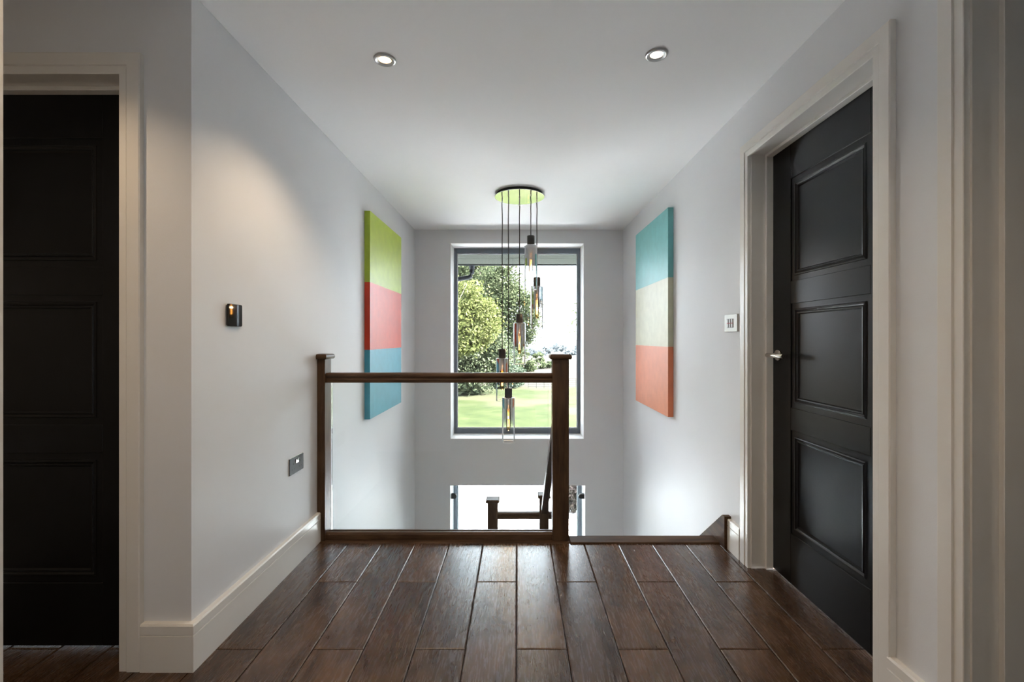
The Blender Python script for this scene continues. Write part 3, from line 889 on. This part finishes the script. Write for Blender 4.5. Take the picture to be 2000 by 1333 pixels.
tag(bpy.data.objects['wall_outside_right'], 'rendered outside wall of the house to the right of the windows', 'wall')

# ------------------------------------------------------------------ outside: ground
def strip(name, m, poly, z, label, cat):
    n_ = len(poly)
    v = [(x, y, z) for x, y in poly] + [(x, y, z - 0.2) for x, y in poly]
    o = MB().add(v, [tuple(range(n_)), tuple(range(2 * n_ - 1, n_ - 1, -1))] + [(i, (i + 1) % n_, n_ + (i + 1) % n_, n_ + i) for i in range(n_)]).build(name, m)
    return tag(o, label, cat, kind='structure')
def lawn_mat():
    m = ground_mat('lawn_grass', (0.0098, 0.0150, 0.0034), (0.0148, 0.0203, 0.0050), (0.0215, 0.0255, 0.0082), 0.9)
    nt = m.node_tree; L = nt.links; b = nt.nodes['Principled BSDF']
    src = b.inputs['Base Color'].links[0].from_socket
    tc = nd(nt, 'ShaderNodeTexCoord')
    n2 = nd(nt, 'ShaderNodeTexNoise'); sock(n2, 'Scale', 0.16); sock(n2, 'Detail', 3.0)
    L.new(tc.outputs['Object'], n2.inputs['Vector'])
    mr = nd(nt, 'ShaderNodeMapRange', interpolation_type='SMOOTHSTEP')
    mr.inputs['From Min'].default_value = 0.47; mr.inputs['From Max'].default_value = 0.62
    L.new(n2.outputs['Fac'], mr.inputs['Value'])
    mx = nd(nt, 'ShaderNodeMix', data_type='RGBA')
    L.new(mr.outputs[0], mx.inputs[0]); L.new(src, mx.inputs[6]); mx.inputs[7].default_value = (0.0285, 0.0285, 0.0145, 1)
    L.new(mx.outputs[2], b.inputs['Base Color'])
    return m
lawn_m = lawn_mat() or ground_mat('lawn_grass', (0.016, 0.0225, 0.0058), (0.021, 0.0275, 0.0078), (0.028, 0.032, 0.0115), 0.55)
field_m = ground_mat('straw_field', (0.0205, 0.0178, 0.0130), (0.0235, 0.0208, 0.0158), (0.027, 0.0245, 0.0195), 0.06)
pave_m = plain('pale_paving', (0.79, 0.80, 0.81), 0.8, var=0.04, scale=1.5)
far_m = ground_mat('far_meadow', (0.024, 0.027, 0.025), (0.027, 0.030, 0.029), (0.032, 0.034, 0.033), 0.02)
strip('ground_paving', pave_m, [(-40, 5.36), (40, 5.36), (40, 13.5), (-40, 14.5)], LOW, 'pale paved drive in front of the windows', 'paving')
strip('ground_lawn', lawn_m, [(-60, -60), (60, -60), (60, 37), (-60, 37)], LOW - 0.012, 'bright green lawn beyond the drive', 'lawn')
strip('ground_field', field_m, [(-120, 37), (120, 37), (120, 100), (-120, 100)], LOW - 0.012, 'pale straw coloured field beyond the railing', 'field')
strip('ground_meadow', far_m, [(-900, 100), (900, 100), (900, 1500), (-900, 1500)], LOW - 0.012, 'distant green meadow reaching to the horizon', 'meadow')

# ------------------------------------------------------------------ outside: planting
fol = {
    'lime': foliage('lime_leaves', (0.04, 0.05, 0.016), (0.085, 0.096, 0.032), (0.14, 0.15, 0.065)),
    'dark': foliage('evergreen_leaves', (0.028, 0.037, 0.023), (0.056, 0.068, 0.040), (0.105, 0.12, 0.068)),
    'blue': foliage('grey_green_leaves', (0.03, 0.045, 0.03), (0.06, 0.08, 0.058), (0.11, 0.13, 0.095)),
    'mid': foliage('mid_leaves', (0.034, 0.045, 0.024), (0.06, 0.074, 0.038), (0.11, 0.125, 0.07)),
    'pink': foliage('flowering_leaves', (0.010, 0.013, 0.006), (0.030, 0.021, 0.019), (0.048, 0.038, 0.036)),
    'haze': foliage('haze_tinted_leaves', (0.10, 0.118, 0.13), (0.125, 0.142, 0.15), (0.15, 0.165, 0.168)),  # aerial haze painted into the leaf colour as pale blue-grey
}
bark = plain('bark', (0.11, 0.09, 0.07), 0.9, var=0.3, scale=6)

def leaves(mb, rng, c, r, n, size, shell=0.55):
    """leaf blades scattered through the outer part of an ellipsoid, in loose clumps"""
    clumps = []
    for _ in range(max(6, n // 60)):
        while True:
            p = Vector((rng.uniform(-1, 1), rng.uniform(-1, 1), rng.uniform(-1, 1)))
            if 0.1 < p.length < 1: break
        p = p.normalized() * (shell + (1 - shell) * rng.random() ** 0.6)
        clumps.append(p)
    for i in range(n):
        cl = clumps[i % len(clumps)]
        sp = 0.16
        p = cl + Vector((rng.gauss(0, sp), rng.gauss(0, sp), rng.gauss(0, sp * 0.7)))
        q = Vector((c[0] + p.x * r[0], c[1] + p.y * r[1], c[2] + p.z * r[2]))
        if q.z < LOW + 0.05: q.z = LOW + 0.05 + rng.random() * 0.3
        s = size * rng.uniform(0.6, 1.3)
        d = Vector((rng.gauss(0, 1), rng.gauss(0, 1), rng.gauss(-0.2, 0.8))).normalized()
        w = d.cross(Vector((rng.gauss(0, 1), rng.gauss(0, 1), rng.gauss(0, 1)))).normalized()
        a, b = q - d * s, q + d * s
        mb.add([a, q + w * s * 0.45, b, q - w * s * 0.45], [(0, 1, 2, 3)])

def tree(name, base, crowns, n, size, m, label, cat='tree', group=None, trunk=0.18, limbs=6, seed=1, shell=0.55, core=0.3, k=1.0):
    rng = random.Random(seed)
    # k moves a tree nearer or farther in proportion, so that neighbouring crowns stand clear of each other
    base = (base[0] * k, base[1] * k); size *= k; trunk *= k
    crowns = [((c[0] * k, c[1] * k, EYE + (c[2] - EYE) * k), tuple(q * k for q in r)) for c, r in crowns]
    t = thing(name, (base[0], base[1], LOW), label, cat, group)
    mb = MB()
    for c, r in crowns:
        leaves(mb, rng, c, r, n // len(crowns), size, shell)
        if core: leaves(mb, rng, c, tuple(q * 0.86 for q in r), int(n * core) // len(crowns), size * 2.1, 0.25)
    o = mb.build('foliage', m, t, fix=False)
    o['kind'] = 'stuff'
    c, r = crowns[0]
    tb = MB()
    topz = c[2] + r[2] * 0.55
    tb.tube([(base[0], base[1], LOW - 0.1), (base[0] + 0.1 * (c[0] - base[0]), c[1], LOW + (c[2] - LOW) * 0.5), (c[0], c[1], c[2]), (c[0] + 0.1, c[1], topz)], [trunk, trunk * 0.8, trunk * 0.5, trunk * 0.12], 8)
    for i in range(limbs):
        c2, r2 = crowns[i % len(crowns)]
        a = rng.uniform(0, 2 * PI); h = rng.uniform(0.2, 0.9)
        p = Vector((base[0], base[1], LOW)).lerp(Vector(c), h)
        e = Vector((c2[0] + math.cos(a) * r2[0] * 0.85, c2[1] + math.sin(a) * r2[1] * 0.7, c2[2] + rng.uniform(-0.2, 0.7) * r2[2]))
        tb.tube([p, p.lerp(e, 0.5) + Vector((0, 0, 0.15)), e], [trunk * 0.35, trunk * 0.22, trunk * 0.06], 6)
    tb.build('trunk', bark, t)
    return t
tree('conifer', (-5.2, 29.5), [((-5.0, 29.2, 3.0), (3.0, 1.8, 2.3)), ((-2.6, 29.4, 2.2), (1.5, 1.2, 1.5)), ((-3.9, 29.0, 1.2), (2.0, 1.3, 1.3))], 17000, 0.105, fol['lime'], 'yellow-green conifer catching the light at the left of the window', seed=3, k=0.93)
tree('evergreen_shrub', (-3.4, 30.5), [((-3.6, 30.4, -0.9), (2.6, 1.6, 2.0)), ((-2.1, 30.6, 0.4), (1.7, 1.2, 1.9)), ((-5.0, 30.5, 0.2), (2.0, 1.2, 2.3))], 19000, 0.10, fol['dark'], 'dark evergreen mass at the left of the lawn below the conifer', 'shrub', seed=5, k=1.07)
tree('grey_green_shrub', (-1.1, 31.5), [((-1.15, 31.5, -0.8), (1.2, 1.0, 1.9)), ((-0.6, 31.8, -1.6), (1.0, 0.9, 1.1))], 7500, 0.085, fol['blue'], 'soft grey-green shrub beside the lawn, behind the lowest pendants', 'shrub', seed=9, k=1.16)
tree('broadleaf_tree', (-1.2, 38.5), [((-1.5, 38.5, 4.6), (2.2, 2.0, 3.6)), ((-0.6, 38.3, 3.4), (2.0, 1.4, 3.0)), ((0.9, 38.3, 3.0), (1.2, 1.2, 2.2)), ((-1.3, 38.2, 5.6), (1.7, 1.4, 2.4)), ((-1.0, 38.5, 0.6), (1.6, 1.4, 2.2))], 27000, 0.10, fol['mid'], 'tall airy broadleaf tree with sky showing through, behind the pendants', seed=13, limbs=16, trunk=0.2, shell=0.3, core=0.12, k=1.12)
tree('broadleaf_tree', (-6.0, 41), [((-5.6, 41, 6.2), (3.0, 2.2, 4.4)), ((-3.6, 40.6, 6.4), (2.2, 1.8, 3.2)), ((-4.0, 41, 2.6), (2.8, 2.0, 3.2))], 26000, 0.13, fol['mid'], 'tall green tree at upper left behind the downpipe', seed=17, limbs=8, core=0.5, k=1.24)
tree('broadleaf_tree', (3.2, 14.2), [((3.0, 14.2, 1.7), (1.22, 1.1, 1.7))], 3200, 0.055, fol['mid'], 'tree whose leaf tips show at the right edge of the window', seed=21, limbs=8, core=0.0, trunk=0.09)
tree('hedge_shrub', (0.6, 42), [((0.5, 42, -1.2), (0.9, 0.9, 1.6))], 900, 0.15, fol['mid'], 'green shrub just right of the glass pendants by the field', 'shrub', seed=23, trunk=0.08, k=1.3)
for i, (px, y, w, h, lab) in enumerate([(1035, 58, 1.0, 0.9, 'low green bush in the pale field nearest the pendants'), (1052, 70, 1.1, 1.4, 'small rounded bush alone in the pale field'),
                                        (1061, 60, 1.3, 0.7, 'low reddish green bush just above the handrail'), (1072, 62, 0.9, 0.7, 'low bush in the field touching the newel post outline')]):
    x = (px - 1011) * y / 900
    tree('field_bush', (x, y), [((x, y, LOW + h * 0.6), (w, w * 0.8, h * 0.6))], 420, 0.16, fol['mid'], lab, 'bush', seed=30 + i, trunk=0.05, limbs=3)
for i, (px, y, h, lab) in enumerate([
        (1020, 112, 1.9, 'hazy distant tree nearest the pendants on the skyline'), (1038, 128, 1.5, 'low hazy distant tree left of the blue pair'),
        (1052, 104, 1.5, 'hazy blue distant tree, left one of the pair before the newel'), (1066, 120, 2.0, 'hazy blue distant tree, right one of the pair before the newel'),
        (1090, 136, 3.3, 'tallest hazy distant tree rising behind the newel cap'), (1117, 108, 1.7, 'hazy distant tree just right of the newel cap'),
        (1130, 124, 2.2, 'hazy distant tree against the right window frame'), (1150, 114, 2.0, 'hazy distant tree past the right window frame'), (1002, 140, 2.6, 'hazy distant tree half hidden by the garden shrubs')]):
    x = (px - 1011) * y / 900
    w = 0.0105 * y
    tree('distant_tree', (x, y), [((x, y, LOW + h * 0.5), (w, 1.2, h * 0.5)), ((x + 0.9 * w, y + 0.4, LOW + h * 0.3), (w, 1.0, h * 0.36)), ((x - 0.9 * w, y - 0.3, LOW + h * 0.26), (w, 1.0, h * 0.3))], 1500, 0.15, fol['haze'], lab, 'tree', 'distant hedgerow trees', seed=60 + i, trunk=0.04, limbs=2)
tree('flowering_shrub', (1.5, 10.3), [((1.45, 10.3, -2.15), (0.55, 0.42, 0.72))], 5200, 0.034, fol['pink'], 'pinkish flowering shrub outside the lower window at right', 'shrub', seed=91, trunk=0.03)

# estate railing between lawn and field
rl = thing('railing', (1.6, 36, LOW), 'thin metal estate railing crossing the lawn beyond the trees', 'railing')
iron = plain('grey_iron', (0.014, 0.014, 0.013), 0.6)
for i in range(12):
    x = 0.85 + i * 0.62
    MB().box(x - 0.012, x + 0.012, 35.99, 36.01, LOW - 0.02, LOW + 0.78).build('railing_post', iron, rl)
for z in (0.14, 0.30, 0.46, 0.62, 0.77):
    MB().box(0.85, 7.7, 35.995, 36.005, LOW + z - 0.007, LOW + z + 0.007).build('railing_bar', iron, rl)
